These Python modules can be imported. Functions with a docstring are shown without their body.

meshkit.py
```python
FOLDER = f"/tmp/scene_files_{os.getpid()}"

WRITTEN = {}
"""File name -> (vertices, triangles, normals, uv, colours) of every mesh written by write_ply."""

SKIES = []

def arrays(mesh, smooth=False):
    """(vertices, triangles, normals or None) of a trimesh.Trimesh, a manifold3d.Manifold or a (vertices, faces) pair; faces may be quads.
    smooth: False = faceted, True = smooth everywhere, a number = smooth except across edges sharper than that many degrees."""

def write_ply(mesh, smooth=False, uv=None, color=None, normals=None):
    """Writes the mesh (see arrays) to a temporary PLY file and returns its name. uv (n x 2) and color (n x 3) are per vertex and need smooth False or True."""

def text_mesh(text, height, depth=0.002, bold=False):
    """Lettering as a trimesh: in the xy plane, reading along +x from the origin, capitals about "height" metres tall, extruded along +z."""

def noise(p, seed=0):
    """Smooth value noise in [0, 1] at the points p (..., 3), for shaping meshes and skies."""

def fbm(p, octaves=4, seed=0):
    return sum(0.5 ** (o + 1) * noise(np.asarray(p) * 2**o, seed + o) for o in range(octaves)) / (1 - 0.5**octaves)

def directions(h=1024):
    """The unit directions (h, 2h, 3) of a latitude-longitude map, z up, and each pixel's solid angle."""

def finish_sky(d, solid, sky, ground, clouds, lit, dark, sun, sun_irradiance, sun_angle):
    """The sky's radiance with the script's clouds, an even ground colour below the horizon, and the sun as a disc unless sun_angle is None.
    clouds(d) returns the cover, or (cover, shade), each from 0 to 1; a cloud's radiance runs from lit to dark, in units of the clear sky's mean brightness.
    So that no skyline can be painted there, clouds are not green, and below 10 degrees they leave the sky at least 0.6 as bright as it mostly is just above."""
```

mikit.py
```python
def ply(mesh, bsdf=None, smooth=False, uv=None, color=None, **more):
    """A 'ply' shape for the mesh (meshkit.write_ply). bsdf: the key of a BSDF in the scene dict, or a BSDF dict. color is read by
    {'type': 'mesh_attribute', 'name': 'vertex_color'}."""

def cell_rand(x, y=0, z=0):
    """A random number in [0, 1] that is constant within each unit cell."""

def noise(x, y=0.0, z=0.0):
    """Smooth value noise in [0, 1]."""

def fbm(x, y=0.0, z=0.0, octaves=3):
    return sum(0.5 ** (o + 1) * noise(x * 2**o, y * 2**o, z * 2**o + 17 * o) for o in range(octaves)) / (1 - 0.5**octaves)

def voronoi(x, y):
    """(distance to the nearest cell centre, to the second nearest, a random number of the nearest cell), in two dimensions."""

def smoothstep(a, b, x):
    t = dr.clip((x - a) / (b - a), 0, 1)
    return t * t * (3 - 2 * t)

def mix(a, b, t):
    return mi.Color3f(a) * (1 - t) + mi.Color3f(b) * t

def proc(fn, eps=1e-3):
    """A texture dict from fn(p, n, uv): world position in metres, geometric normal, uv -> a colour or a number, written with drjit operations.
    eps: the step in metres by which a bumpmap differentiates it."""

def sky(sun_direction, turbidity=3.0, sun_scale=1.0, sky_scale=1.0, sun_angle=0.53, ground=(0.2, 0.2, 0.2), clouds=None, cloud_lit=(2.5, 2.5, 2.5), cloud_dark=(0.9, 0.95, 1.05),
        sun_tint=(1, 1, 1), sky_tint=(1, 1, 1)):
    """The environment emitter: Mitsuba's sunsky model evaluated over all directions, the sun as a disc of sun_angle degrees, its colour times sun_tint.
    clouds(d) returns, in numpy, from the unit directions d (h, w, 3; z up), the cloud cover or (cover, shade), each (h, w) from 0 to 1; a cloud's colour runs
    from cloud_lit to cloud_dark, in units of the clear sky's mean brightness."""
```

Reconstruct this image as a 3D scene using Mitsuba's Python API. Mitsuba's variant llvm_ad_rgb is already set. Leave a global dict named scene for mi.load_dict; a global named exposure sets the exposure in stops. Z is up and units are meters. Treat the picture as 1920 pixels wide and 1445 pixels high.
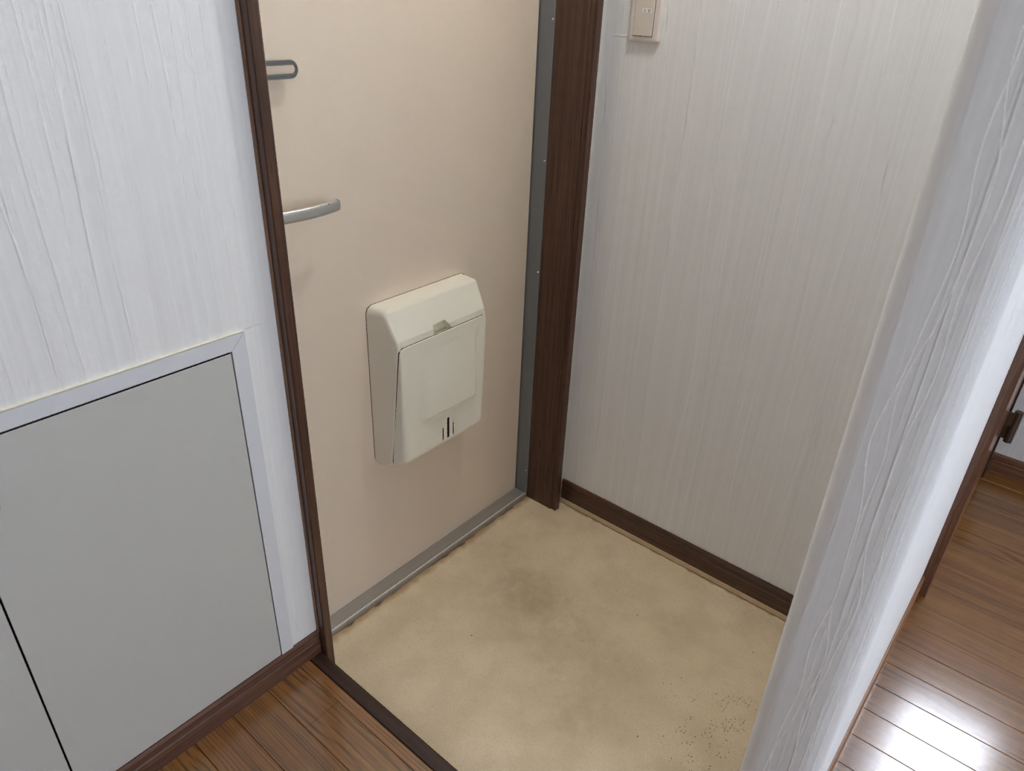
import math, random
import numpy as np
import trimesh
import manifold3d as m3
import drjit as dr
import mitsuba as mi
import mikit
from mikit import noise, fbm, smoothstep, mix, cell_rand
from shapely.geometry import Polygon, Point, box as sbox
from shapely import affinity

random.seed(7)
T = mi.ScalarTransform4f
scene, labels = {}, {}

# ------------------------------------------------------------------ camera
EYE = np.array([0.0, 0.0, 1.40])
FWD = np.array([0.6808923160768938, 0.5489046606898802, -0.4848601111458545])
DOWN = np.array([-0.34944069424048807, -0.3383299304876445, -0.8737414144613673])
FOCAL = 1357.4                                   # in pixels of the 1920 x 1445 frame
scene['camera'] = {
    'type': 'thinlens', 'fov': 2 * math.degrees(math.atan(960 / FOCAL)), 'fov_axis': 'x',
    'to_world': T().look_at(origin=EYE.tolist(), target=(EYE + FWD).tolist(), up=(-DOWN).tolist()),
    'aperture_radius': 0.0016, 'focus_distance': 1.75, 'near_clip': 0.02, 'far_clip': 50.0,
}
# ------------------------------------------------------------------ light
exposure = 0.0
LAMP = (218.0, 223.0, 226.0)              # ceiling lamp of the entrance
DAY_BACK = (3.45, 3.92, 4.75)          # frosted window behind the camera
DAY_END = (19.0, 20.6, 23.6)        # narrow frosted window at the corridor's end
# ------------------------------------------------------------------ dimensions
H = 0.0959            # hall floor above the entrance floor
YW = 1.007            # wall beside the entrance door (faces -y)
YD = 1.135            # face of the entrance door
XL = 0.6120           # where that wall ends
XR = 1.511            # wall at the right of the entrance (faces -x)
XE = 2.4756           # end wall of the corridor
YP, YPB = 0.048, 0.160   # partition: corridor face and entrance face
XP = 0.840            # its free end
CEIL = 2.45
XA, YA = -1.30, -2.20    # room behind the camera

# ------------------------------------------------------------------ helpers
def numbered(name):
    if name not in used:
        used.add(name); return name
    k = 1
    while f'{name}_{k:03d}' in used: k += 1
    used.add(f'{name}_{k:03d}'); return f'{name}_{k:03d}'
used = set()

def obj(name, mesh, mat, parent=None, smooth=False, **more):
    key = numbered((parent + '__' if parent else '') + name)
    scene[key] = mikit.ply(mesh, mat, smooth=smooth, **more)
    return key

def thing(name, label, cat, group=None, kind=None):
    key = numbered(name)
    labels[key] = {'label': label, 'category': cat}
    if group: labels[key]['group'] = group
    if kind: labels[key]['kind'] = kind
    return key

def struct(name, mesh, mat, label, cat, smooth=False):
    key = obj(name, mesh, mat, None, smooth)
    labels[key] = {'label': label, 'category': cat, 'kind': 'structure'}
    return key

def hull(pts):
    return trimesh.Trimesh(*(lambda m: (m.vert_properties[:, :3], m.tri_verts))(m3.Manifold.hull_points(np.asarray(pts, float)).to_mesh()), process=False)

def cbox(x0, x1, y0, y1, z0, z1, c=0.0):
    """box with chamfered edges"""
    if c <= 0:
        m = trimesh.creation.box((x1 - x0, y1 - y0, z1 - z0)); m.apply_translation(((x0 + x1) / 2, (y0 + y1) / 2, (z0 + z1) / 2)); return m
    pts = []
    for x in (x0, x1):
        for y in (y0, y1):
            for z in (z0, z1):
                sx, sy, sz = (1 if x == x0 else -1), (1 if y == y0 else -1), (1 if z == z0 else -1)
                pts += [(x, y + sy * c, z + sz * c), (x + sx * c, y, z + sz * c), (x + sx * c, y + sy * c, z)]
    return hull(pts)

def cat(*ms): return trimesh.util.concatenate(list(ms))

def extrude(poly, depth):
    return trimesh.creation.extrude_polygon(poly, depth, engine='earcut')

def along_x(poly, x0, x1):          # polygon given as (y, z)
    m = extrude(poly, x1 - x0); v = m.vertices.copy()
    m.vertices = np.c_[v[:, 2] + x0, v[:, 0], v[:, 1]]; return m

def along_y(poly, y0, y1):          # polygon given as (x, z)
    m = extrude(poly, y1 - y0); v = m.vertices.copy()
    m.vertices = np.c_[v[:, 0], v[:, 2] + y0, v[:, 1]]; m.invert(); return m

def along_z(poly, z0, z1):          # polygon given as (x, y)
    m = extrude(poly, z1 - z0); m.apply_translation((0, 0, z0)); return m

def rbox(x0, x1, y0, y1, z0, z1, r, n=6):
    """box with rounded edges (hull of spheres)"""
    s = trimesh.creation.icosphere(subdivisions=2, radius=r).vertices
    pts = [s + np.array((x, y, z)) for x in (x0 + r, x1 - r) for y in (y0 + r, y1 - r) for z in (z0 + r, z1 - r)]
    return hull(np.vstack(pts))

def to_tri(man):
    m = man.to_mesh(); return trimesh.Trimesh(m.vert_properties[:, :3], m.tri_verts, process=False)

def man(tm):
    tm = tm.copy(); tm.merge_vertices()
    return m3.Manifold(m3.Mesh(np.asarray(tm.vertices, np.float32), np.asarray(tm.faces, np.uint32)))

def cyl(p0, p1, r, n=24, r1=None):
    p0, p1 = np.asarray(p0, float), np.asarray(p1, float); d = p1 - p0; L = np.linalg.norm(d)
    m = to_tri(m3.Manifold.cylinder(L, r, r if r1 is None else r1, n))
    R = trimesh.geometry.align_vectors([0, 0, 1], d / L); m.apply_transform(R); m.apply_translation(p0); return m

# ------------------------------------------------------------------ materials
def rgb(*c):                        # sRGB 0..255 -> linear list
    return [((v / 255 + .055) / 1.055) ** 2.4 if v > 10 else v / 255 / 12.92 for v in c]

def two(d): return {'type': 'twosided', 'bsdf': d}
def prin(color, rough=.5, spec=.5, metal=0.0, **k):
    return {'type': 'principled', 'base_color': color if isinstance(color, dict) else {'type': 'rgb', 'value': color},
            'roughness': rough, 'specular': spec, 'metallic': metal, **k}
def bump(b, fn, scale, eps=1e-3): return {'type': 'bumpmap', 'arbitrary': mikit.proc(fn, eps), 'scale': scale, 'bsdf': b}

def wall_s(p, n): return p.x - p.y + 5.0

def paper_parts(p, n):
    s, z = wall_s(p, n), p.z
    s1 = s + 0.005 * noise(s * 16, z * 4)
    fine = 0.45 * noise(s1 * 330, z * 2.2) + 0.55 * noise(s1 * 140, z * 1.2, 4)
    strip = smoothstep(.58, .70, noise(s * 40 + 2.0 * noise(z * 2.2, s * 3), z * .9, 9)) * noise(s * 420, z * 520, 2)
    rid = mi.Float(0)
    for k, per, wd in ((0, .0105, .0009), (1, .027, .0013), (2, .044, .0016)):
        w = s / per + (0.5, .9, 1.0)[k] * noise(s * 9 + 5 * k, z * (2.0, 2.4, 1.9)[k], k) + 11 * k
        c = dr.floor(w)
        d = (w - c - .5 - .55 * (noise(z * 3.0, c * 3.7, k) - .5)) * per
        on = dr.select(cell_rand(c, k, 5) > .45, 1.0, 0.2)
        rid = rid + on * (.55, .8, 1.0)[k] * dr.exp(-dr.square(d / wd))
    return fine, strip, rid

def paper_height(p, n, uv):
    fine, strip, rid = paper_parts(p, n)
    s, z = wall_s(p, n), p.z
    # the torn joint of the paper beside the cupboard frame
    tear = dr.exp(-dr.square((z - .8915 - .003 * noise(s * 160)) / .0012)) * smoothstep(.549, .555, p.x) * smoothstep(.612, .60, p.x) * dr.select(dr.abs(p.y - YW) < .01, 1.0, 0.0)
    scar = dr.exp(-dr.square((z - 1.3085) / .0011)) * smoothstep(.976, .964, p.y) * smoothstep(.926, .932, p.y) * dr.select(dr.abs(p.x - XR) < .01, 1.0, 0.0)
    return .42 * fine + .09 * strip + .66 * rid - 0.9 * tear + .8 * scar

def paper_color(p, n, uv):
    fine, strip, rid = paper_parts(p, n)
    return mix(rgb(222, 222, 220), rgb(238, 238, 237), dr.clip(.55 * fine + .18 * strip + .42 * rid, 0, 1))  # raised lines whitened in the colour too, as painted highlights on the relief

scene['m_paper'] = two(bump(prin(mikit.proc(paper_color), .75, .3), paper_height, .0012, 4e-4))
scene['m_thread'] = two(prin(rgb(236, 236, 235), .7, .3))
scene['m_ceiling'] = two(prin(rgb(232, 231, 226), .9, .2))

def wood_fn(axis, dark, light, fine=1.0, red=0.0):
    def fn(p, n, uv):
        q = [p.x, p.y, p.z]; a = q[axis]; b, c = [q[i] for i in range(3) if i != axis]
        t = noise(b * 520 * fine, c * 520 * fine, a * 9) * .55 + noise(b * 160 * fine, c * 160 * fine, a * 3) * .45
        pore = smoothstep(.70, .80, noise(b * 900 * fine, c * 900 * fine, a * 28))
        col = mix(dark, light, smoothstep(.2, .85, t))
        return col * (1 - .30 * pore)
    return fn
DK, LT = rgb(54, 33, 23), rgb(80, 51, 36)
for ax, nm in enumerate('xyz'):
    scene['m_wood_' + nm] = two(prin(mikit.proc(wood_fn(ax, DK, LT)), .34, .5))
scene['m_trim_y'] = two(prin(mikit.proc(wood_fn(1, rgb(36, 20, 14), rgb(56, 34, 24))), .42, .4))
scene['m_board_x'] = two(prin(mikit.proc(wood_fn(0, rgb(76, 50, 38), rgb(102, 70, 54))), .36, .5))
scene['m_board_tan_x'] = two(prin(mikit.proc(wood_fn(0, rgb(120, 84, 60), rgb(152, 112, 84))), .3, .5))
scene['m_board_tan_y'] = two(prin(mikit.proc(wood_fn(1, rgb(100, 66, 48), rgb(128, 90, 68))), .34, .5))
scene['m_lip'] = two(prin(mikit.proc(wood_fn(2, rgb(92, 66, 48), rgb(124, 94, 72))), .5, .4))
scene['m_door_wood'] = two(prin(mikit.proc(wood_fn(2, rgb(92, 64, 49), rgb(116, 82, 63))), .08, .5))

def plank_fn(var):
    d0, l0 = [(rgb(108, 70, 30), rgb(136, 91, 43)), (rgb(104, 67, 29), rgb(132, 88, 42)), (rgb(113, 74, 32), rgb(142, 97, 47)), (rgb(105, 66, 29), rgb(134, 88, 43))][var]
    off = 13.7 * var
    def fn(p, n, uv):
        x, y = p.x + off, p.y
        t = .30 * noise(x * 75 + 2 * noise(y * 2.5, x * 10), y * 1.6) + .40 * noise(x * 300, y * 3.5, 2) + .30 * noise(x * 620, y * 8, 5)
        wob = 1.3 * noise(y * 4.5, x * 22) + .5 * noise(y * 15, x * 60, 3)
        if var == 0:                                                  # broad cathedral figure
            w = x * 62 + 3.2 * noise(y * 4.0, x * 13) + .8 * noise(y * 14, x * 34, 3)
            amp = .55
        else:
            w = x * (165, 175, 190, 150)[var] + wob
            amp = .46
        fig = smoothstep(.50, .98, .5 + .5 * dr.sin(6.2832 * w)) * smoothstep(.18, .60, noise(x * 230, y * 4.0, 7))
        pore = smoothstep(.60, .76, noise(x * 800, y * 22, 3))
        return mix(d0, l0, smoothstep(.1, .9, t)) * (1 - amp * fig) * (1 - .22 * pore)
    return fn
def plank_bump(p, n, uv): return noise(p.x * 60, p.y * 6) * .6 + noise(p.x * 500, p.y * 30) * .06
for v in range(4):
    scene[f'm_plank_{v}'] = two(bump(prin(mikit.proc(plank_fn(v)), .17, .8, clearcoat=1.0, clearcoat_gloss=.72), plank_bump, .00004, 1e-3))
scene['m_black'] = two(prin(rgb(16, 13, 12), .8, .2))

def vinyl_color(p, n, uv):
    x, y = p.x, p.y
    g = lambda a, b, r: dr.exp(-(dr.square(x - a) + dr.square(y - b)) / (r * r))
    base = mix(rgb(217, 196, 163), rgb(225, 206, 174), fbm(x * 5, y * 5, 1, 3))
    base = mix(base, rgb(190, 169, 136), .40 * smoothstep(.25, .8, fbm(x * 17, y * 17, 3, 4)))
    smudge = (.55 * g(1.12, .79, .11) + .38 * g(1.14, .89, .10) + .42 * g(.93, .54, .10) + .35 * g(1.10, .55, .08)
              + .25 * g(1.29, .47, .07) + .22 * g(1.0, .68, .12) + .20 * g(1.2, .66, .10) + .18 * g(1.21, .98, .07))
    smudge = smudge * (.65 + .7 * fbm(x * 60, y * 60, 2, 4))
    base = mix(base, rgb(150, 128, 96), dr.clip(.66 * smudge, 0, .6))
    # fine scuffs: short hair-like scratches
    hair = mi.Float(0)
    for fq, ks in ((34, 20), (47, 24)):
        cx, cy = dr.floor(x * fq), dr.floor(y * fq)
        th = 3.14159 * cell_rand(cx, cy, ks)
        lx, ly = x * fq - cx - .5, y * fq - cy - .5
        u_, v_ = lx * dr.cos(th) + ly * dr.sin(th), -lx * dr.sin(th) + ly * dr.cos(th)
        v_ = v_ + .35 * (u_ * u_) * (cell_rand(cx, cy, ks + 1) - .5) - .25 * (cell_rand(cx, cy, ks + 2) - .5)
        hair = hair + smoothstep(.022, .008, dr.abs(v_)) * smoothstep(.46, .30, dr.abs(u_)) * dr.select(cell_rand(cx, cy, ks + 3) > .45, 1.0, 0.0)
    base = mix(base, rgb(146, 122, 88), .22 * dr.clip(hair, 0, 1) * smoothstep(.36, .62, fbm(x * 6 + 3, y * 6, 4, 2)))
    speck = smoothstep(.62, .80, noise(x * 520, y * 520, 8))
    base = mix(base, rgb(160, 138, 106), .18 * speck)
    # pale worn patches near the threshold
    pale = (smoothstep(.016, .012, dr.sqrt(dr.square((x - 1.093) * .8) + dr.square(y - 1.052)) + .010 * (noise(x * 90, y * 90) - .5))
            + smoothstep(.020, .016, dr.sqrt(dr.square(x - 1.235) + dr.square((y - 1.045) * .62)) + .016 * (noise(x * 80, y * 80, 5) - .5)))
    base = mix(base, rgb(206, 192, 166), .60 * dr.clip(pale, 0, 1))
    # dark specks towards the step
    spot = mi.Float(0)
    area = g(1.115, .325, .05) + g(1.165, .262, .04) + .8 * g(1.02, .288, .04) + .9 * g(1.085, .256, .035) + .4 * g(1.21, .27, .05)
    patchy = smoothstep(.42, .66, noise(x * 46, y * 46, 6))
    for fq, ks, thr in ((130, 1, .50), (230, 4, .40)):
        cx, cy = dr.floor(x * fq), dr.floor(y * fq)
        r1, r2, r3 = (cell_rand(cx, cy, ks + k) for k in range(3))
        dd = dr.sqrt(dr.square(x * fq - cx - .2 - .6 * r1) + dr.square(y * fq - cy - .2 - .6 * r2))
        spot = spot + smoothstep(.26, .12, dd) * dr.select(r3 < thr * dr.clip(area, 0, 1) * patchy, 1.0, 0.0)
    for a, b, r in ((.931, .843, .0030), (1.263, .573, .0030), (1.351, .299, .0026), (.968, .392, .0028), (1.10, .63, .0018), (1.30, .66, .0018), (1.20, .81, .0016), (.90, .90, .0016)):
        spot = spot + smoothstep(r, r * .55, dr.sqrt(dr.square(x - a) + dr.square(y - b)))
    base = mix(base, rgb(92, 72, 50), .75 * dr.clip(spot, 0, 1))
    # grime along the threshold and the skirting
    e1 = smoothstep(1.066, 1.088, y + .012 * (noise(x * 60, y * 20) - .5))
    e2 = smoothstep(1.494, 1.503, x + .008 * (noise(y * 60, 3) - .5))
    base = mix(base, rgb(150, 112, 58), .65 * e1)
    base = mix(base, rgb(120, 90, 56), .55 * e2)
    dirt = smoothstep(1.0835, 1.0900, y + .010 * (noise(x * 45, 1) - .6)) * smoothstep(.12, .48, noise(x * 70, y * 120, 3))
    base = mix(base, rgb(66, 46, 24), .80 * dirt)
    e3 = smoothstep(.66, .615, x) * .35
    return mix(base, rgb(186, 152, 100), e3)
def vinyl_bump(p, n, uv): return noise(p.x * 420, p.y * 420) * .6 + noise(p.x * 160, p.y * 160, 2) * .4
scene['m_vinyl'] = two(bump(prin(mikit.proc(vinyl_color), .50, .35), vinyl_bump, .00012, 5e-4))
scene['m_filler'] = two(prin(rgb(198, 175, 144), .5, .4))

def door_color(p, n, uv):
    t = fbm(p.x * 2.2, p.z * 2.2, 1, 2)
    c = mix(rgb(219, 203, 182), rgb(214, 196, 176), t)
    rub = dr.exp(-dr.square((p.x - 1.24) / .07) - dr.square((p.z - .80) / .09)) * fbm(p.x * 30, p.z * 30, 2, 3)
    return mix(c, rgb(196, 180, 160), .35 * rub)
scene['m_door_paint'] = two(bump(prin(mikit.proc(door_color), .42, .45), lambda p, n, uv: noise(p.x * 300, p.z * 300) * .5 + noise(p.x * 7, p.z * 7) * 3, .00006, 1e-3))
scene['m_steel_paint'] = two(prin(rgb(112, 116, 119), .42, .5, .15))
scene['m_stainless'] = two(prin(mikit.proc(lambda p, n, uv: mix(rgb(150, 145, 138), rgb(172, 167, 160), noise(p.x * 6, p.y * 900, p.z * 900))), .34, .5, .55))
scene['m_edge_highlight'] = two(prin(rgb(226, 224, 218), .28, .6, .25))  # pale tone standing in for the highlight on the sill edge
scene['m_screw'] = two(prin(rgb(170, 165, 155), .3, .5, .9))
scene['m_rubber_shade'] = two(prin(rgb(44, 38, 34), .7, .2))  # rubber of the door gap; also the painted shade in the mailbox seam
scene['m_outline'] = two(prin(rgb(96, 82, 70), .7, .2))
scene['m_box_plastic'] = two(prin(rgb(229, 223, 204), .17, .5))
def lever_color(p, n, uv):
    c = mi.Color3f(rgb(196, 196, 192))
    for a, b, r in ((.7868, 1.0415, .0016), (.8118, 1.0435, .0013), (.768, 1.0425, .0009), (.746, 1.0405, .0007)):
        c = mix(c, rgb(40, 36, 32), smoothstep(r, r * .5, dr.sqrt(dr.square(p.x - a) + dr.square(p.z - b))))
    return c
scene['m_satin'] = two(prin(mikit.proc(lever_color), .30, .5, .85))
scene['m_gunmetal'] = two(prin(rgb(124, 127, 127), .28, .5, .8))
scene['m_bronze'] = two(prin(rgb(100, 89, 80), .34, .5, .8))
scene['m_panel_grey'] = two(prin(rgb(191, 191, 185), .42, .4))
scene['m_frame_white'] = two(prin(rgb(212, 214, 217), .40, .4))
scene['m_caulk'] = two(prin(rgb(228, 222, 200), .6, .3))
scene['m_switch'] = two(prin(rgb(222, 214, 206), .35, .5))
scene['m_rocker'] = two(prin(rgb(216, 207, 196), .32, .5))
scene['m_label'] = two(prin(rgb(236, 234, 228), .4, .4))
scene['m_ink'] = two(prin(rgb(70, 66, 62), .6, .3))
scene['m_white_paint'] = two(prin(rgb(236, 236, 234), .5, .4))

# ------------------------------------------------------------------ setting: walls, ceiling, floors
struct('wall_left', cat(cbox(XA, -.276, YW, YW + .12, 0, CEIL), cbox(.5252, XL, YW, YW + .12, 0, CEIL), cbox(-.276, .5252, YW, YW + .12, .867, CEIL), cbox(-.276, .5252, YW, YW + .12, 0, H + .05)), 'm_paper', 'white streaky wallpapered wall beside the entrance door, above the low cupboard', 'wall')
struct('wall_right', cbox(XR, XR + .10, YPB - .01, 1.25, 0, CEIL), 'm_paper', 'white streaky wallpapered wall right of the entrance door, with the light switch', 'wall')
# partition between the entrance and the corridor; rounded free end
r_ = .030
pp = sbox(XP, YP, 1.735, YPB).buffer(-r_).buffer(r_, quad_segs=10)
pp = pp.union(sbox(1.5, YP, 1.735, YPB))
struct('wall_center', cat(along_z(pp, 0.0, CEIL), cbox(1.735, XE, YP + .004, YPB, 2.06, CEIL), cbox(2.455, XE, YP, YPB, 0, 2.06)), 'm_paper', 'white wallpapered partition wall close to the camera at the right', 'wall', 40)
def end_point(t):
    q = r_ * math.pi / 2; st_ = YPB - YP - 2 * r_
    if t < q: a = t / r_; c = (XP + r_, YPB - r_); n_ = (-math.sin(a), math.cos(a))
    elif t < q + st_: return np.array((XP, YPB - r_ - (t - q))), np.array((-1.0, 0.0))
    elif t < 2 * q + st_: a = (t - q - st_) / r_; c = (XP + r_, YP + r_); n_ = (-math.cos(a), -math.sin(a))
    else: return np.array((XP + r_ + (t - 2 * q - st_), YP)), np.array((0.0, -1.0))
    return np.array(c) + r_ * np.array(n_), np.array(n_)
def relief():
    rr = np.random.RandomState(5); out = []
    zs = np.linspace(.20, 2.40, 240)
    for t0, amp, wd in ((.064, .0100, .0012), (.073, .0110, .0010), (.090, .0085, .0012), (.107, .0050, .0009), (.122, .0035, .0010)):
        ph = rr.rand(4) * 6.28
        tt_ = t0 + amp * (.6 * np.sin(zs * 11 + ph[0] * .35) + .45 * np.sin(zs * 19 + ph[1]) + .2 * np.sin(zs * 37 + ph[2]))
        wd = wd * .78; V, n = [], 6
        for t, z in zip(tt_, zs):
            p, nn = end_point(float(t)); tg = np.array((nn[1], -nn[0]))
            for a in np.linspace(0, math.pi, n):
                q = p + tg * wd * math.cos(a) + nn * (wd * .62 * math.sin(a) - .00012); V.append((q[0], q[1], z))
        F = []
        for i in range(len(zs) - 1):
            for j in range(n - 1):
                a = i * n + j; F += [(a, a + n, a + 1), (a + 1, a + n, a + n + 1)]
        m = trimesh.Trimesh(V, F, process=False); out.append(m)
    return cat(*out)
rl = obj('embossed_lines', relief(), 'm_thread', 'wall_center', True)
labels[rl] = {'label': 'raised wavy lines of the wallpaper', 'kind': 'stuff'}
WY0, WY1, WZ0, WZ1 = -.350, -.035, 1.12, 2.02
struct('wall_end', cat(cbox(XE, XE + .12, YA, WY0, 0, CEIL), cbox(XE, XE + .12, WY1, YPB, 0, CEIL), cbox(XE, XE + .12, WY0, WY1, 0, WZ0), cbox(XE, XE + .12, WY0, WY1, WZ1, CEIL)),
       'm_paper', 'white wallpapered wall closing the corridor at the far right', 'wall')
BX0, BX1, BZ0, BZ1 = -.75, 1.10, .95, 2.15
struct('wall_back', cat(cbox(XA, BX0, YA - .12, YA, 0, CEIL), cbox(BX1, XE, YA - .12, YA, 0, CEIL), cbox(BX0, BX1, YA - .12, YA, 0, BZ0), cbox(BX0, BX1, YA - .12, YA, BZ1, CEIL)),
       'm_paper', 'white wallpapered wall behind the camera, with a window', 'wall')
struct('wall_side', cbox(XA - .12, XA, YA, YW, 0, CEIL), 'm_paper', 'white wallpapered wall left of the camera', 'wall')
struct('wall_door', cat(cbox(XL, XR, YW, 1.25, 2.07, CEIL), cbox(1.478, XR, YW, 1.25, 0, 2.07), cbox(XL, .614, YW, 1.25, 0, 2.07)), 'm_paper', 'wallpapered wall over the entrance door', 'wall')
struct('ceiling', cbox(XA - .12, XE + .12, YA - .12, 1.25, CEIL, CEIL + .1), 'm_ceiling', 'plain white ceiling over the hall and the entrance', 'ceiling')
struct('floor', cbox(.60, XR, YPB - .05, 1.0905, -.05, 0.0), 'm_vinyl', 'stained beige vinyl floor of the entrance in front of the door', 'floor')

fh = numbered('floor_hall')
labels[fh] = {'label': 'brown oak strip floor of the hall and corridor, one step above the entrance', 'category': 'floor', 'kind': 'structure'}
obj('underlay', cat(cbox(XA, .606, YA, YW, -.05, H - .0075), cbox(.606, XE, YA, YPB, -.05, H - .0075)), 'm_black', fh)
PW, X0 = .0802, .3164
rnd = random.Random(3)
k0 = int(math.floor((XA - X0) / PW))
for k in range(k0, 60):
    xa, xb = X0 + k * PW, X0 + (k + 1) * PW
    if xa > XE: break
    xa, xb = max(xa, XA), min(xb, XE)
    if xa < .5815 < xb: xb = .5815
    ytop = 1.0 if xa < .58 else .0475
    if .58 <= xa < .88: ytop = .125
    if xb - xa < .004: continue
    cuts, y = [], (.8704 if k == 2 else ytop - rnd.uniform(.25, .85))
    while y > YA + .2:
        cuts.append(y); y -= .909
    edges = [ytop] + cuts + [YA]
    for j in range(len(edges) - 1):
        y1, y0 = edges[j], edges[j + 1]
        g = .0004
        obj('plank', hull([(x, yy, zz) for zz, c in ((H - .007, 0), (H - .0008, 0), (H, .0009)) for x in (xa + g + c, xb - g - c) for yy in (y0 + .0001 + .3 * c, y1 - .0001 - .3 * c)]), f'm_plank_{(k * 7 + j * 3 + rnd.randrange(4)) % 4}', fh)

# step edge
def round_prof(x0, x1, z0, z1, r, seg=4): return sbox(x0, z0, x1, z1).buffer(-r).buffer(r, quad_segs=seg)
st = numbered('trim_1')
labels[st] = {'label': 'dark brown wooden step edge between the oak floor and the beige entrance floor', 'category': 'step edge', 'kind': 'structure'}
obj('nosing', along_y(round_prof(.5818, .6125, H - .030, H + .0012, .003), YPB - .03, .9994), 'm_trim_y', st, 35)
obj('riser', cbox(.590, .608, YPB - .03, .9994, 0, H - .030), 'm_wood_y', st)
st2 = numbered('trim_2')
labels[st2] = {'label': 'dark brown wooden step edge along the foot of the partition', 'category': 'step edge', 'kind': 'structure'}
obj('nosing', along_x(sbox(YPB - .033, H - .03, YPB - .001, H + .0012).buffer(-.003).buffer(.003, quad_segs=4), .6127, XP - .001), 'm_wood_x', st2, 35)
obj('riser', cbox(.6127, XR - .001, YPB - .026, YPB - .002, 0, H - .03), 'm_wood_x', st2)

# skirting boards: profile as (depth from the wall, height)
def skirt(t, h):
    return [(0, 0), (t, 0), (t, h - .027), (t - .0028, h - .0245), (t - .0028, h - .0210), (t, h - .0185), (t, h - .006), (t - .0030, h), (0, h)]
def skirt_x(xa, xb, y, z0, t, h, sgn=-1): return along_x(Polygon([(y + sgn * a, z0 + b) for a, b in skirt(t, h)]), xa, xb)
def skirt_y(ya, yb, x, z0, t, h, sgn=-1): return along_y(Polygon([(x + sgn * a, z0 + b) for a, b in skirt(t, h)]), ya, yb)
struct('baseboard_left', skirt_x(XA + .001, .6115, YW, H, .0074, .0645), 'm_board_x', 'dark reddish brown baseboard under the low cupboard on the left', 'baseboard')
bk = numbered('baseboard_right')
labels[bk] = {'label': 'dark brown baseboard along the foot of the wall with the light switch', 'category': 'baseboard', 'kind': 'structure'}
obj('board', skirt_y(YPB, .9985, XR, .0185, .0085, .0655), 'm_wood_y', bk)
obj('filler_strip', cbox(XR - .0095, XR, YPB, .9985, 0.0018, .0180, .001), 'm_filler', bk)
labels[bk + '__filler_strip'] = {'label': 'beige strip under the board'}
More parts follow.
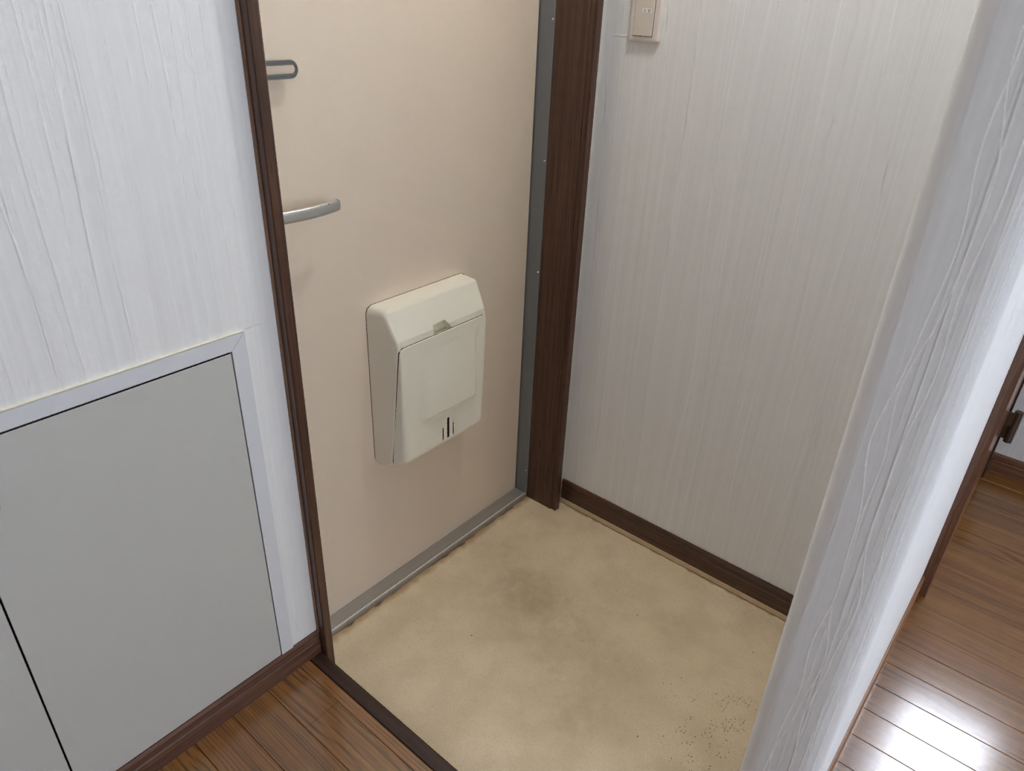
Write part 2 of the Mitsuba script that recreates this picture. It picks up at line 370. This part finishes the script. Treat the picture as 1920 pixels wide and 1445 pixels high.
struct('baseboard_center', cat(skirt_x(XP + .030, 1.7155, YP, H, .0070, .060), skirt_y(YP + .030, YPB - .034, XP, H, .0070, .060)), 'm_board_tan_x', 'tan brown baseboard along the foot of the partition in the corridor', 'baseboard')
struct('baseboard_end', skirt_y(YA, .0165, XE, H, .0085, .066), 'm_board_tan_y', 'brown baseboard on the wall at the corridor end', 'baseboard')

# ------------------------------------------------------------------ entrance door and its lining
ZT = 2.02
dk = numbered('door_1')
labels[dk] = {'label': 'beige painted steel entrance door with a cream mailbox on it', 'category': 'door', 'kind': 'structure'}
obj('leaf', cbox(.655, 1.4458, YD, YD + .04, .014, ZT, .0008), 'm_door_paint', dk)
obj('gasket', cat(cbox(1.4458, 1.449, YD + .006, YD + .04, .012, ZT), cbox(.65, 1.449, YD + .004, YD + .04, .004, .014)), 'm_rubber_shade', dk)
fr = obj('frame', cat(cbox(1.4490, 1.4760, 1.0925, YD + .05, 0.0, 2.05, .0008), cbox(.6335, .650, 1.0925, YD + .05, 0.0, 2.05, .0008), cbox(.65, 1.449, 1.0925, YD + .05, ZT + .002, 2.05, .0008)), 'm_steel_paint', dk)
labels[fr] = {'label': 'grey painted steel door frame'}
for z in (1.3335, 1.0234, .7365, .0977, 1.70):
    s = to_tri(m3.Manifold.cylinder(.0016, .0032, .0022, 16)); s.apply_transform(trimesh.transformations.rotation_matrix(-math.pi / 2, (0, 1, 0))); s.apply_translation((1.4490, 1.0978, z))
    slot = cbox(1.4470, 1.4474, 1.0974, 1.0982, z - .0018, z + .0018)
    obj('screw', cat(s, slot), 'm_screw', fr)
# threshold: sloped stainless sill with a pale strip painted as its front edge highlight
tp = Polygon([(1.0905, -.01), (1.0925, .0105), (1.0945, .0125), (1.097, .0125), (1.0985, .0112), (1.136, .0135), (1.17, .0135), (1.17, -.01)])
th = obj('threshold', along_x(tp, .6335, 1.4488), 'm_stainless', dk)
labels[th] = {'label': 'stainless steel door sill'}
ob_ = obj('edge_highlight', cbox(.6335, 1.4488, 1.0952, 1.0984, .0100, .0138, .0007), 'm_edge_highlight', th)
# lever handle: bowed bar on a neck and a rosette
def lever_mesh():
    P = np.array([(.652, .050), (.672, .054), (.70, .0585), (.73, .0605), (.757, .0600), (.782, .0570), (.803, .0525), (.8195, .0480)])
    from scipy.interpolate import CubicSpline
    tt = np.linspace(0, 1, len(P)); cs = CubicSpline(tt, P); ts = np.linspace(0, 1, 44); Q = cs(ts); D = cs(ts, 1)
    rings = []
    nseg = 28
    for i, (q, d) in enumerate(zip(Q, D)):
        d = d / np.linalg.norm(d); nrm = np.array((-d[1], d[0]))
        end = ts[i]
        hz = .0108; hd = .0050
        e = (end - .925) / .075
        if e > 0: hz *= math.sqrt(max(1 - e ** 2.2, .002)); hd *= math.sqrt(max(1 - e ** 3, .01))
        ring = []
        for a in np.linspace(0, 2 * math.pi, nseg, endpoint=False):
            ca, sa = math.cos(a), math.sin(a)
            u = hz * math.copysign(abs(ca) ** .55, ca); v = hd * math.copysign(abs(sa) ** .75, sa)
            ring.append((q[0] + nrm[0] * v, YD - (q[1] + nrm[1] * v), 1.0335 + u))
        rings.append(ring)
    R = np.array(rings); n = nseg; V = R.reshape(-1, 3); F = []
    for i in range(len(R) - 1):
        for j in range(n):
            a, b = i * n + j, i * n + (j + 1) % n
            F += [(a, b, a + n), (b, b + n, a + n)]
    V = np.vstack([V, R[0].mean(0), R[-1].mean(0)])
    for j in range(n):
        F += [((j + 1) % n, j, len(V) - 2), ((len(R) - 1) * n + j, (len(R) - 1) * n + (j + 1) % n, len(V) - 1)]
    m = trimesh.Trimesh(V, F, process=False); m.fix_normals(); return m
lv = obj('lever_handle', lever_mesh(), 'm_satin', dk, 50)
labels[lv] = {'label': 'silver lever handle with dark chips'}
obj('neck', cyl((.668, YD - .010, 1.0335), (.668, YD - .052, 1.0335), .0085), 'm_satin', lv, 40)
obj('rosette', cyl((.6755, YD, 1.0335), (.6755, YD - .011, 1.0335), .0195, 40, .0175), 'm_satin', lv, 40)
# thumb turn: a grooved oblong ring standing off the door
def race(cx, cz, L, h):
    return sbox(cx - L / 2 + h / 2, cz - h / 2, cx + L / 2 - h / 2, cz + h / 2).union(Point(cx - L / 2 + h / 2, cz).buffer(h / 2, quad_segs=20)).union(Point(cx + L / 2 - h / 2, cz).buffer(h / 2, quad_segs=20))
def oblong(y0, h_out, h_in, d, r, cx=.722, cz=1.2620, L=.110):
    """flat ring of rounded section between two oblongs, standing y0 off the door"""
    parts = []
    n = 7
    for i in range(n):
        a0, a1 = math.pi * i / n, math.pi * (i + 1) / n
        c = r * (1 - math.sin((a0 + a1) / 2))
        outer = race(cx, cz, L - 2 * c, h_out - 2 * c); inner = race(cx, cz, L - (h_out - h_in) + 2 * c, h_in + 2 * c)
        za, zb = d / 2 * (1 - math.cos(a0)), d / 2 * (1 - math.cos(a1))
        m = along_z(outer.difference(inner), za, zb); parts.append(man(m))
    u = m3.Manifold.batch_boolean(parts, m3.OpType.Add)
    t = to_tri(u); v = t.vertices.copy(); t.vertices = np.c_[v[:, 0], YD - y0 - v[:, 2], v[:, 1]]; return t
tt = obj('thumb_turn', cat(oblong(.015, .0292, .0222, .0072, .0017), oblong(.0155, .0200, .0128, .0064, .0017), oblong(.0155, .0228, .0194, .0036, .0002)), 'm_gunmetal', dk, 50)
labels[tt] = {'label': 'dark grey oblong ring of the thumb turn lock'}
obj('spindle', cyl((.678, YD, 1.262), (.678, YD - .016, 1.262), .010), 'm_gunmetal', tt, 40)
obj('rosette', cyl((.680, YD, 1.262), (.680, YD - .007, 1.262), .024, 40, .0225), 'm_gunmetal', tt, 40)

# dark wooden lining posts
def post_right():
    p = Polygon([(1.4520, 1.0920), (1.4520, 1.0000), (1.4550, .9985), (1.4555, .9880), (1.4530, .9862), (1.4545, .9835), (1.4570, .9825), (1.4745, .9825), (1.4765, .9845), (1.4765, 1.0920)])
    return along_z(p, 0, 2.07)
def post_left():
    p = Polygon([(.6135, 1.0920), (.6135, .9850), (.6155, .9830), (.6318, .9830), (.6335, .9847), (.6335, 1.0920)])
    return along_z(p, 0, 2.07)
struct('trim_3', cat(post_right(), ), 'm_wood_z', 'dark brown wooden door post between the grey frame and the wall with the switch', 'door post')
pl = numbered('trim_4')
labels[pl] = {'label': 'dark brown wooden door post at the edge of the cupboard wall', 'category': 'door post', 'kind': 'structure'}
obj('post', post_left(), 'm_wood_z', pl)
obj('edge_strip', cbox(.6108, .6135, .9996, YW, H + .062, 2.07, .0005), 'm_lip', pl)
struct('trim_5', cbox(.6335, 1.4520, .9830, 1.0920, 2.05, 2.07, .002), 'm_wood_x', 'dark brown wooden lining across the top of the entrance door', 'door post')

# ------------------------------------------------------------------ corridor door (closed, seen almost edge on)
d2 = numbered('door_2')
labels[d2] = {'label': 'dark brown wooden corridor door seen edge on at the far right', 'category': 'door', 'kind': 'structure'}
c1 = obj('casing', cbox(1.7160, 1.7560, .0248, YPB - .002, H, 2.06, .0015), 'm_door_wood', d2)
obj('casing', cbox(2.4065, 2.4540, .0200, YPB - .002, H, 2.06, .0015), 'm_wood_z', d2)
obj('casing', cbox(1.7560, 2.4065, .0248, YPB - .002, 2.02, 2.06, .0015), 'm_wood_x', d2)
obj('leaf', cbox(1.7575, 2.4030, .0249, .0640, H + .006, 2.017, .0008), 'm_door_wood', d2)
for zc in (.300, 1.72):
    hg = obj('hinge', cat(cyl((2.395, .0005, zc - .052), (2.395, .0005, zc - .001), .0112), cyl((2.395, .0005, zc + .001), (2.395, .0005, zc + .052), .0112),
             cyl((2.395, .0005, zc - .0012), (2.395, .0005, zc + .0012), .0122)), 'm_bronze', d2, 40)
    labels[hg] = {'label': 'dark bronze flag hinge'}
    obj('leaf_plate', cat(cbox(2.386, 2.3885, .004, .0285, zc + .003, zc + .048, .0005), cbox(2.4005, 2.4030, .004, .0285, zc - .048, zc - .003, .0005), cbox(2.375, 2.388, .0262, .0284, zc - .050, zc + .050, .0005)), 'm_bronze', hg)

# unseen brown door added left of the camera to cut bounce light
d3 = numbered('door_3')
labels[d3] = {'label': 'unseen brown wooden door added left of the camera to cut bounce light', 'category': 'door', 'kind': 'structure'}
obj('leaf', cbox(XA, XA + .012, -1.00, .22, H + .006, 2.02, .002), 'm_door_wood', d3)
obj('casing', cat(cbox(XA, XA + .022, -1.04, -1.00, H, 2.06, .002), cbox(XA, XA + .022, .22, .26, H, 2.06, .002), cbox(XA, XA + .022, -1.00, .22, 2.02, 2.06, .002)), 'm_wood_z', d3)
obj('handle', cat(cyl((XA + .012, .13, 1.0), (XA + .058, .13, 1.0), .009), cyl((XA + .055, .135, 1.0), (XA + .055, .02, 1.0), .008)), 'm_satin', d3, 40)

# ------------------------------------------------------------------ low built-in cupboard
cb = thing('cupboard', 'low built-in cupboard with grey flush doors in a white frame on the left', 'cupboard')
FX1, FXI, FZ0, FZ1, FZI = .5497, .5232, H + .0648, .8915, .8650
FYF = YW - .0035
def quad_prism(pts, y0, y1): return hull([(x, y, z) for x, z in pts for y in (y0, y1)])
FX0, FX0I = -.300, -.274
obj('frame_rail', quad_prism([(FX0 + .0003, FZ1), (FX1 - .0003, FZ1), (FXI - .0003, FZI), (FX0I + .0003, FZI)], FYF, YW + .02), 'm_frame_white', cb)
obj('frame_stile', quad_prism([(FX1, FZ1 - .0004), (FX1, FZ0), (FXI, FZ0), (FXI, FZI - .0004)], FYF, YW + .02), 'm_frame_white', cb)
obj('frame_stile', quad_prism([(FX0, FZ1 - .0004), (FX0, FZ0), (FX0I, FZ0), (FX0I, FZI - .0004)], FYF, YW + .02), 'm_frame_white', cb)
ck = obj('sealant_bead', cat(cbox(FX0, FX1 - .002, FYF - .0004, YW, FZ1 + .0004, FZ1 + .0036, .0008)), 'm_caulk', cb)
labels[ck] = {'label': 'cream sealant line along the top of the frame'}
obj('recess', cat(cbox(FX0I - .001, FXI + .001, YW + .010, YW + .020, FZ0 - .01, FZI + .001), ), 'm_black', cb)
DY = FYF + .0006
scene['m_edge_dark'] = two(prin(rgb(52, 34, 30), .6, .3))
doors_ = []
for xa, xb in ((.1258, FXI - .0022), (FX0I + .0022, .1228)):
    d_ = obj('door', cbox(xa + .0004, xb - .0004, DY + .0012, DY + .009, FZ0 + .001, FZI - .0040, 0), 'm_edge_dark', cb)
    obj('front_panel', cbox(xa, xb, DY, DY + .0012, FZ0 + .001, FZI - .0037, .0004), 'm_panel_grey', d_)
    doors_.append(d_)
dr1, dr2 = doors_
def knob(x, z):
    prof = np.array([(0, 0), (.007, 0), (.006, .006), (.0055, .010), (.010, .014), (.0115, .019), (.010, .024), (.007, .0265), (0, .027)])
    m = trimesh.creation.revolve(prof, sections=28); m.apply_transform(trimesh.transformations.rotation_matrix(math.pi / 2, (1, 0, 0))); m.apply_translation((x, DY, z)); m.fix_normals(); return m
KX, KZ = .1490, .7770
kn = obj('knob', knob(KX, KZ), 'm_bronze', dr1, 50); labels[kn] = {'label': 'small brown round knob'}
obj('knob', knob(.1243 * 2 - KX, KZ), 'm_bronze', dr2, 50)

# ------------------------------------------------------------------ mailbox on the door
mb = thing('mailbox', 'cream plastic mailbox with a flap, fixed low on the beige entrance door', 'mailbox')
MC = 1.055
def body_mesh():
    """side profile (depth, z) with half widths that shrink with depth; every edge rounded by a hull of spheres"""
    def sl(d, z, hw, r):
        s = trimesh.creation.icosphere(subdivisions=3, radius=r).vertices
        return [s + np.array((MC + sx * (hw - r), YD - d, z)) for sx in (-1, 1)]
    hw = lambda d: .1535 - .17 * d
    pts = []
    R = .0085
    for d, z in ((.0, .7905 - .004), (.0, .398)):
        pts.append(np.array([(MC + sx * (hw(0)), YD - d, zz) for sx in (-1, 1) for zz in ((z - .013,) if z > .5 else (z + .004,))]))
        pts.append(np.array([(MC + sx * (hw(0) - .016), YD - d, zz) for sx in (-1, 1) for zz in ((z + .004,) if z > .5 else (z - .006,))]))
        pts.append(np.array([(MC + sx * (hw(0) - .005), YD - d, zz) for sx in (-1, 1) for zz in ((z - .002,) if z > .5 else (z - .001,))]))
    for d, z, r in ((.040, .7755, .014), (.0715, .7235, .0095), (.0760, .7080, .006), (.0455, .4040, .007), (.022, .3960, .010)):
        pts += sl(d, z, hw(d), r)
    return hull(np.vstack(pts))
bm = man(body_mesh())
# keep the part behind the slanting seam; cut the finger notch above the flap
seam = [(.0842, .7135), (.0535, .395)]
cutp = Polygon([(YD - d, z) for d, z in ((.0832, .7140), (.0510, .3850), (.0510, .30), (.20, .30), (.20, .7140))])
bm = bm - man(along_x(cutp, .7, 1.4))
notch = Polygon([(MC - .0155 - .018, .700), (MC - .0155 - .018, .7255), (MC - .0315, .7335), (MC + .0065, .7345), (MC + .0225, .7150), (MC + .0235, .700)])
nm = extrude(notch, .03); v = nm.vertices.copy(); nm.vertices = np.c_[v[:, 0], YD - .0600 - v[:, 2], v[:, 1]]
bm = bm - man(nm)
obj('body', to_tri(bm), 'm_box_plastic', mb, 28)
SLOTS = ((-.0176, .4262, .4590, .0021), (.0, .4262, .4800, .0046), (.0176, .4262, .4590, .0021))
SX = .0066
def flap_mesh():
    hwt, hwb = .1395, .1445
    s = trimesh.creation.icosphere(subdivisions=3, radius=1).vertices
    pts = []
    F = .0865
    for z, hw, r in ((.6900, .1365, .0150), (.4245, .1385, .0185)):
        for sx in (-1, 1): pts.append(s * r + np.array((MC + sx * (hw - r), YD - F + r, z)))
    # rim along the seam, its corners cut round
    for d, z, hw, up in ((.0838, .7104, .1378, -1), (.0540, .4010, .1440, 1)):
        for sx in (-1, 1):
            for ox, oz in ((.010, 0), (.003, .003), (0, .010)):
                sl_ = (.0838 - .0540) / (.7104 - .4010)
                pts.append(s * .0016 + np.array((MC + sx * (hw - .0016 - ox), YD - (d + sl_ * up * oz) - .0014, z + up * oz)))
    m = man(hull(np.vstack(pts)))
    # vent slots
    for dx, z0, z1, w in SLOTS:
        x = MC + SX + dx
        sl = affinity.scale(Polygon([(x - w / 2, z0), (x + w / 2, z0), (x + w / 2, z1), (x - w / 2, z1)]), 1, 1).buffer(w * .35, quad_segs=4)
        e = extrude(sl, .05); v = e.vertices.copy(); e.vertices = np.c_[v[:, 0], YD - .10 + v[:, 2], v[:, 1]]
        e.invert() if e.volume < 0 else None
        m = m - man(e)
    return to_tri(m)
fl = obj('flap', flap_mesh(), 'm_box_plastic', mb, 28)
F_ = YD - .0865
def ss(a, b, t): t = np.clip((t - a) / (b - a), 0, 1); return t * t * (3 - 2 * t)
def raised_panel():
    nx, nz = 56, 64
    xs, zs = np.linspace(-.098, .098, nx), np.linspace(.494, .680, nz)
    X, Z = np.meshgrid(xs, zs)
    hgt = .0112 * (1 - ss(.50, .71, Z)) ** .8 * ss(-.097, -.058, X) * ss(.097, .086, X) * np.clip((Z - .4955) / .0175, 0, 1) ** 1.05
    V = np.c_[(MC + .007 + X).ravel(), (F_ + .0004 - hgt).ravel(), Z.ravel()]
    F = []
    for i in range(nz - 1):
        for j in range(nx - 1):
            a = i * nx + j; F += [(a, a + 1, a + nx), (a + 1, a + nx + 1, a + nx)]
    return trimesh.Trimesh(V, F, process=False)
def seam_mesh():
    pts = []
    for d, z, hw in ((.0830, .7118, .1290), (.0822, .7040, .1379), (.0540, .4105, .1434), (.0530, .4022, .1350)):
        for sx in (-1, 1):
            for dd in (-.0010, .0012): pts.append((MC + sx * hw, YD - d - dd, z))
    return hull(pts)
bg = [(MC + sx * (.1535 + .0006 - o), y, z) for sx in (-1, 1) for y in (YD, YD - .0012) for o, z in ((0, .7740), (.0050, .7862), (.0160, .7912), (0, .4018), (.0050, .3966), (.0160, .3920))]
obj('back_outline', hull(bg), 'm_outline', mb)  # thin grey-brown plate that outlines the body on the door
obj('seam_shade', seam_mesh(), 'm_rubber_shade', mb)  # dark strip standing in for the shade between flap and body
obj('raised_panel', raised_panel(), 'm_box_plastic', fl, True)
for dx, z0, z1, w in SLOTS:
    obj('vent_slot', cbox(MC + SX + dx - w * .86, MC + SX + dx + w * .86, F_ + .0007, F_ + .006, z0 - w * .36, z1 + w * .36), 'm_black', fl)

# ------------------------------------------------------------------ light switch
sw = thing('light_switch', 'cream light switch with a small label on the wall right of the door', 'light switch')
k_ = 1.503 / 1.5312
yy = lambda y: y * k_
zz = lambda z: 1.4 - (1.4 - z) * k_
SY0, SY1, SZ0 = yy(.8708), yy(.9489), zz(1.2975)
SZ1 = SZ0 + .121
obj('plate', rbox(XR - .0085, XR + .006, SY0, SY1, SZ0, SZ1, .0062), 'm_switch', sw, 40)
RY0, RY1, RZ0 = yy(.8875), yy(.9346), zz(1.3108)
RZ1 = SZ1 - (RZ0 - SZ0)
obj('rocker_gap', cbox(XR - .0090, XR - .004, RY0 - .0011, RY1 + .0011, RZ0 - .0011, RZ1 + .0011), 'm_ink', sw)
rk = obj('rocker', cbox(XR - .0112, XR - .004, RY0, RY1, RZ0, RZ1, .0009), 'm_rocker', sw)
LY0, LY1, LZ0, LZ1 = yy(.8925), yy(.9155), zz(1.3562), zz(1.3648)
lb = obj('label_window', cbox(XR - .0116, XR - .010, LY0, LY1, LZ0, LZ1, .0003), 'm_label', rk)
def strokes(cy, bars):              # bars: (dy, dz, wy, wz) seen from the entrance, +dy to the left
    return cat(*[cbox(XR - .01185, XR - .0114, cy + a - wy / 2, cy + a + wy / 2, (LZ0 + LZ1) / 2 + b - wz / 2, (LZ0 + LZ1) / 2 + b + wz / 2) for a, b, wy, wz in bars])
u = .0005
obj('lettering', cat(strokes(yy(.9100), [(0, 5 * u, .0046, u), (0, 2 * u, .0030, u), (0, -u, .0030, u), (0, -4.5 * u, .0052, u * 1.2), (0, 0, u, .0044)]),
                     strokes(yy(.8992), [(.0022, 0, u, .0058), (-.0022, 0, u, .0058), (0, 5 * u, .0048, u), (.0, 2.5 * u, .0044, u), (0, -u, .0030, u), (0, -3 * u, .0034, u), (0, -2 * u, u, .0040)])), 'm_ink', lb)

# ------------------------------------------------------------------ light sources of the place
def pane_emitter(mesh, key, parent, color):
    k = obj(key, mesh, 'm_white_paint', parent); scene[k]['emitter'] = {'type': 'area', 'radiance': {'type': 'rgb', 'value': list(color)}}; return k
w1 = numbered('window_1')
labels[w1] = {'label': 'narrow frosted window at the corridor end', 'category': 'window', 'kind': 'structure'}
def rect_mesh(a, b, c, d): return trimesh.Trimesh([a, b, c, d], [(0, 1, 2), (0, 2, 3)], process=False)
pane_emitter(rect_mesh((XE + .05, WY0, WZ0), (XE + .05, WY0, WZ1), (XE + .05, WY1, WZ1), (XE + .05, WY1, WZ0)), 'pane', w1, DAY_END)
obj('frame', cat(cbox(XE - .006, XE + .06, WY0, WY0 + .012, WZ0, WZ1, .001), cbox(XE - .006, XE + .06, WY1 - .012, WY1, WZ0, WZ1, .001),
                 cbox(XE - .006, XE + .06, WY0 + .012, WY1 - .012, WZ0, WZ0 + .012, .001), cbox(XE - .006, XE + .06, WY0 + .012, WY1 - .012, WZ1 - .012, WZ1, .001)), 'm_white_paint', w1)
w2 = numbered('window_2')
labels[w2] = {'label': 'wide frosted window in the wall behind the camera', 'category': 'window', 'kind': 'structure'}
pane_emitter(rect_mesh((BX0, YA - .05, BZ0), (BX0, YA - .05, BZ1), (BX1, YA - .05, BZ1), (BX1, YA - .05, BZ0)), 'pane', w2, DAY_BACK)
obj('frame', cat(*[cbox(x, x + .03, YA - .06, YA + .006, BZ0, BZ1, .001) for x in (BX0, .16, BX1 - .03)], *[cbox(BX0 + .03, BX1 - .03, YA - .06, YA + .004, z, z + .03, .001) for z in (BZ0, BZ1 - .03)]), 'm_white_paint', w2)
cl = thing('ceiling_lamp', 'small round white ceiling lamp above the entrance', 'lamp')
LX, LY = 1.22, .58
sh = trimesh.creation.uv_sphere(radius=.055, count=[16, 32]); sh.apply_scale((1, 1, .62)); sh.apply_translation((LX, LY, CEIL - .060))
k = obj('shade', sh, 'm_white_paint', cl, True); scene[k]['emitter'] = {'type': 'area', 'radiance': {'type': 'rgb', 'value': list(LAMP)}}
obj('base', cyl((LX, LY, CEIL - .030), (LX, LY, CEIL), .06, 32), 'm_white_paint', cl, 40)
